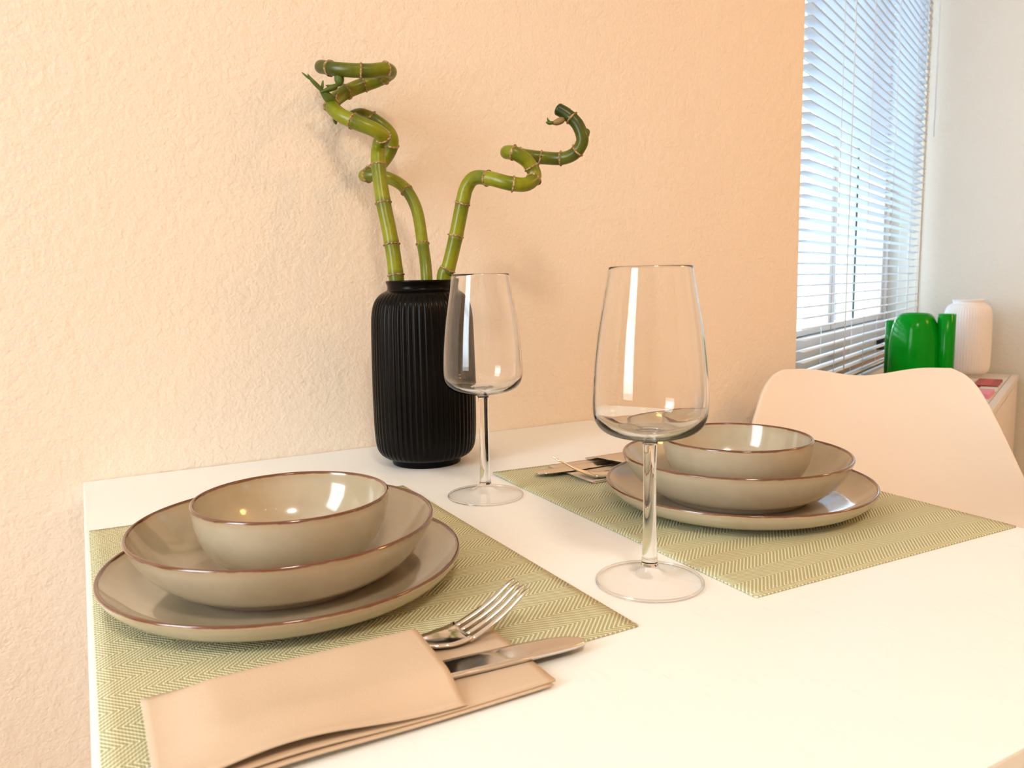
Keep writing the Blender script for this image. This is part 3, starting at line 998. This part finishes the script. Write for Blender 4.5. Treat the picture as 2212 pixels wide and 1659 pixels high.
k1 = knife('steel table knife tucked in the nearer napkin, blade out')
k1.location = (0.1590, -0.6280, NZ + 0.0050)
k1.rotation_euler = (math.radians(-3), math.radians(0.8), -0.06)
f1 = fork('steel fork tucked in the nearer napkin, tines raised')
f1.location = (0.1665, -0.5960, NZ + 0.0040)
f1.rotation_euler = (0, 0, 0.03)
k2 = knife('steel table knife sticking out of the farther napkin')
k2.location = (0.5400, -0.2785, NZ + 0.0046)
k2.rotation_euler = (math.radians(3), 0, PI - 0.02)
f2 = fork('steel fork lying by the farther napkin beneath the plate rim')
f2.location = (0.5160, -0.3270, NZ + 0.0038)
f2.rotation_euler = (0, 0, PI - 0.25)

# ------------------------------------------------------------------ shell chair
def shell_chair():
    r = empty('shell_chair')
    # profile from the front lip over the seat up the back: (x, z, half width, edge lift, edge forward)
    rows = [(0.235, 0.405, 0.165, 0.000, 0.0), (0.225, 0.428, 0.185, 0.004, 0.0), (0.190, 0.440, 0.205, 0.010, 0.0), (0.110, 0.436, 0.222, 0.028, 0.0), (0.020, 0.428, 0.232, 0.050, 0.0),
            (-0.070, 0.428, 0.238, 0.075, 0.01), (-0.130, 0.445, 0.240, 0.090, 0.025), (-0.170, 0.480, 0.241, 0.085, 0.048), (-0.195, 0.530, 0.241, 0.060, 0.064), (-0.212, 0.590, 0.238, 0.020, 0.068),
            (-0.226, 0.650, 0.2231, 0.004, 0.064), (-0.237, 0.700, 0.2081, 0.000, 0.0564), (-0.245, 0.740, 0.1947, 0.000, 0.0481), (-0.251, 0.772, 0.183, 0.000, 0.0391), (-0.256, 0.797, 0.1719, 0.000, 0.0316),
            (-0.260, 0.816, 0.1565, 0.000, 0.0256), (-0.262, 0.827, 0.1367, 0.000, 0.0196)]
    prof = smooth_profile(rows, 4)
    NU = 40
    verts, faces = [], []
    n = len(prof)
    for i, (x, z, w, lift, forw) in enumerate(prof):
        kz = max(0.0, (z - 0.74) / 0.088) if x < -0.2 else 0.0
        for j in range(NU + 1):
            u = -1 + 2 * j / NU
            e = abs(u) ** 2.2
            dip = kz * (-0.0138 * math.cos(PI * min(1.0, abs(u) / 0.8)) * 0.5 - 0.0069)
            verts.append((x + forw * e, u * w, z + lift * e + dip))
    for i in range(n - 1):
        for j in range(NU):
            a = i * (NU + 1) + j
            faces.append((a, a + 1, a + NU + 2, a + NU + 1))
    o = mesh_obj('seat_shell', verts, faces, M_CHAIR, r, loc=(0, 0, -0.0163))
    sm = o.modifiers.new('thickness', 'SOLIDIFY'); sm.thickness = 0.007; sm.offset = 0.0
    bv = o.modifiers.new('soft_edge', 'BEVEL'); bv.width = 0.003; bv.segments = 2; bv.limit_method = 'ANGLE'
    for sx in (-1, 1):
        for sy in (-1, 1):
            v, f, _ = sweep([Vector((sx * 0.11, sy * 0.12, 0.405)), Vector((sx * 0.16, sy * 0.165, 0.22)), Vector((sx * 0.205, sy * 0.205, 0.0))], [0.017, 0.016, 0.011], 12)
            mesh_obj('leg', v, f, M_BEECH, r)
    v, f, _ = sweep([Vector((-0.12, -0.125, 0.385)), Vector((0, 0, 0.388)), Vector((0.12, 0.125, 0.40))], [0.006] * 3, 8)
    mesh_obj('brace', v, f, M_DARK, r)
    v, f, _ = sweep([Vector((-0.12, 0.125, 0.385)), Vector((0, 0, 0.388)), Vector((0.12, -0.125, 0.40))], [0.006] * 3, 8)
    mesh_obj('brace', v, f, M_DARK, r)
    return tag(r, 'white moulded plastic shell chair at the far end of the table', 'chair')
chair = shell_chair()
CH_ROT = math.radians(180 + 55.3)
cback = Vector((1.1702, -0.1406, 0))            # foot of the middle of the backrest
chair.location = cback - Vector((math.cos(CH_ROT), math.sin(CH_ROT), 0)) * -0.25
chair.rotation_euler = (0, 0, CH_ROT)

# ------------------------------------------------------------------ cabinet under the window with its things
def at_win(t, w, z):
    return P0 + Vector((DX, DY, 0)) * t + Vector((DY, -DX, 0)) * w + Vector((0, 0, z))
CZ = T - 0.078
CT0, CT1, CW0, CW1 = 0.38, 1.222, 0.020, 0.276
cab = tag(empty('low_cabinet', at_win(CT0, CW0, 0), AZ), 'low white cabinet standing under the window', 'cabinet')
cl, cd = CT1 - CT0, CW1 - CW0
box_obj('body', 0.006, cl - 0.002, -cd + 0.012, -0.002, 0.04, CZ - 0.018, M_CAB, cab)
box_obj('plinth', 0.02, cl - 0.02, -cd + 0.03, -0.01, 0.0, 0.04, M_CAB, cab)
box_obj('top_panel', 0.0, cl, -cd + 0.018, 0.0, CZ - 0.018, CZ, M_CAB, cab, 0.001)
box_obj('front_strip', 0.0, cl, -cd, -cd + 0.0165, CZ - 0.018, CZ + 0.0004, M_CAB, cab, 0.001)
for k in range(2):
    a = 0.012 + k * (cl - 0.024) / 2
    dr = box_obj('door', a, a + (cl - 0.03) / 2, -cd, -cd + 0.012, 0.06, CZ - 0.022, M_CAB, cab, 0.001)
    kx = a + ((cl - 0.03) / 2 - 0.03 if k == 0 else 0.03)
    v, f = lathe([(0.0, 0.0), (0.006, 0.0), (0.006, 0.012), (0.012, 0.016), (0.012, 0.022), (0.0, 0.024)], 16)
    kn = mesh_obj('knob', v, f, M_STEEL, dr, loc=(kx, -cd, 0.42))
    kn.rotation_euler = (PI / 2, 0, 0)

wv = tag(ribbed_vase('ribbed_vase', M_WVASE), 'white vertically ribbed vase in the corner behind the green vase', 'vase')
wv.location = at_win(1.127, 0.150, CZ)

def green_vase():
    o_prof = smooth_profile([(0.0, 0.0), (0.044, 0.0), (0.0505, 0.003), (0.0525, 0.012), (0.0535, 0.060), (0.0530, 0.120), (0.0512, 0.152), (0.0470, 0.177), (0.0410, 0.1945), (0.0335, 0.2040),
                             (0.0270, 0.2075), (0.0250, 0.2065), (0.0255, 0.2000), (0.040, 0.165), (0.045, 0.080), (0.043, 0.010), (0.0, 0.008)], 4)
    v, f = lathe(o_prof, 96)
    o = mesh_obj('green_vase', v, f, M_GREEN)
    for (ang, top, rr) in ((math.radians(-64), 0.206, 0.0185), (math.radians(78), 0.188, 0.0180)):
        pr = [(0.0, 0.0), (rr - 0.002, 0.0), (rr, 0.002), (rr, top - 0.001), (rr - 0.001, top), (rr - 0.0025, top), (rr - 0.003, top - 0.002), (rr - 0.003, top - 0.05), (0.0, top - 0.052)]
        v, f = lathe(pr, 40)
        mesh_obj('side_tube', v, f, M_GREEN, o, loc=(0.0635 * math.cos(ang), 0.0635 * math.sin(ang), 0.0))
    return o
gv = tag(green_vase(), 'glossy green vase with side tubes on the low cabinet', 'vase')
gv.location = at_win(0.52, 0.112, CZ)

def card(name, t, w, sx, sy, h, rz, color, label, cat, z=0.0, band=None):
    bm = bmesh.new(); box(bm, -sx / 2, sx / 2, -sy / 2, sy / 2, 0, h, 0.0008)
    o = bm_obj(name, bm, mat(name + '_paper', color, 0.45))
    o.location = at_win(t, w, CZ + z)
    o.rotation_euler = (0, 0, AZ + rz)
    if band:
        box_obj('printed_band', -sx * 0.45, sx * 0.45, -sy * 0.2, sy * 0.2, h, h + 0.0003, mat(name + '_band', band, 0.5), o)
    return tag(o, label, cat)
card('booklet', 0.955, 0.224, 0.155, 0.055, 0.006, 0.0, (0.36, 0.020, 0.030), 'dark red booklet lying on the low cabinet', 'booklet', band=(0.55, 0.07, 0.08))
card('info_card', 0.825, 0.237, 0.09, 0.040, 0.004, 0.02, (0.72, 0.78, 0.72), 'white card lying in front of the red booklet', 'card')
card('pink_packet', 0.715, 0.234, 0.10, 0.040, 0.012, -0.03, (0.85, 0.28, 0.42), 'small pink packet lying nearest on the low cabinet', 'packet')
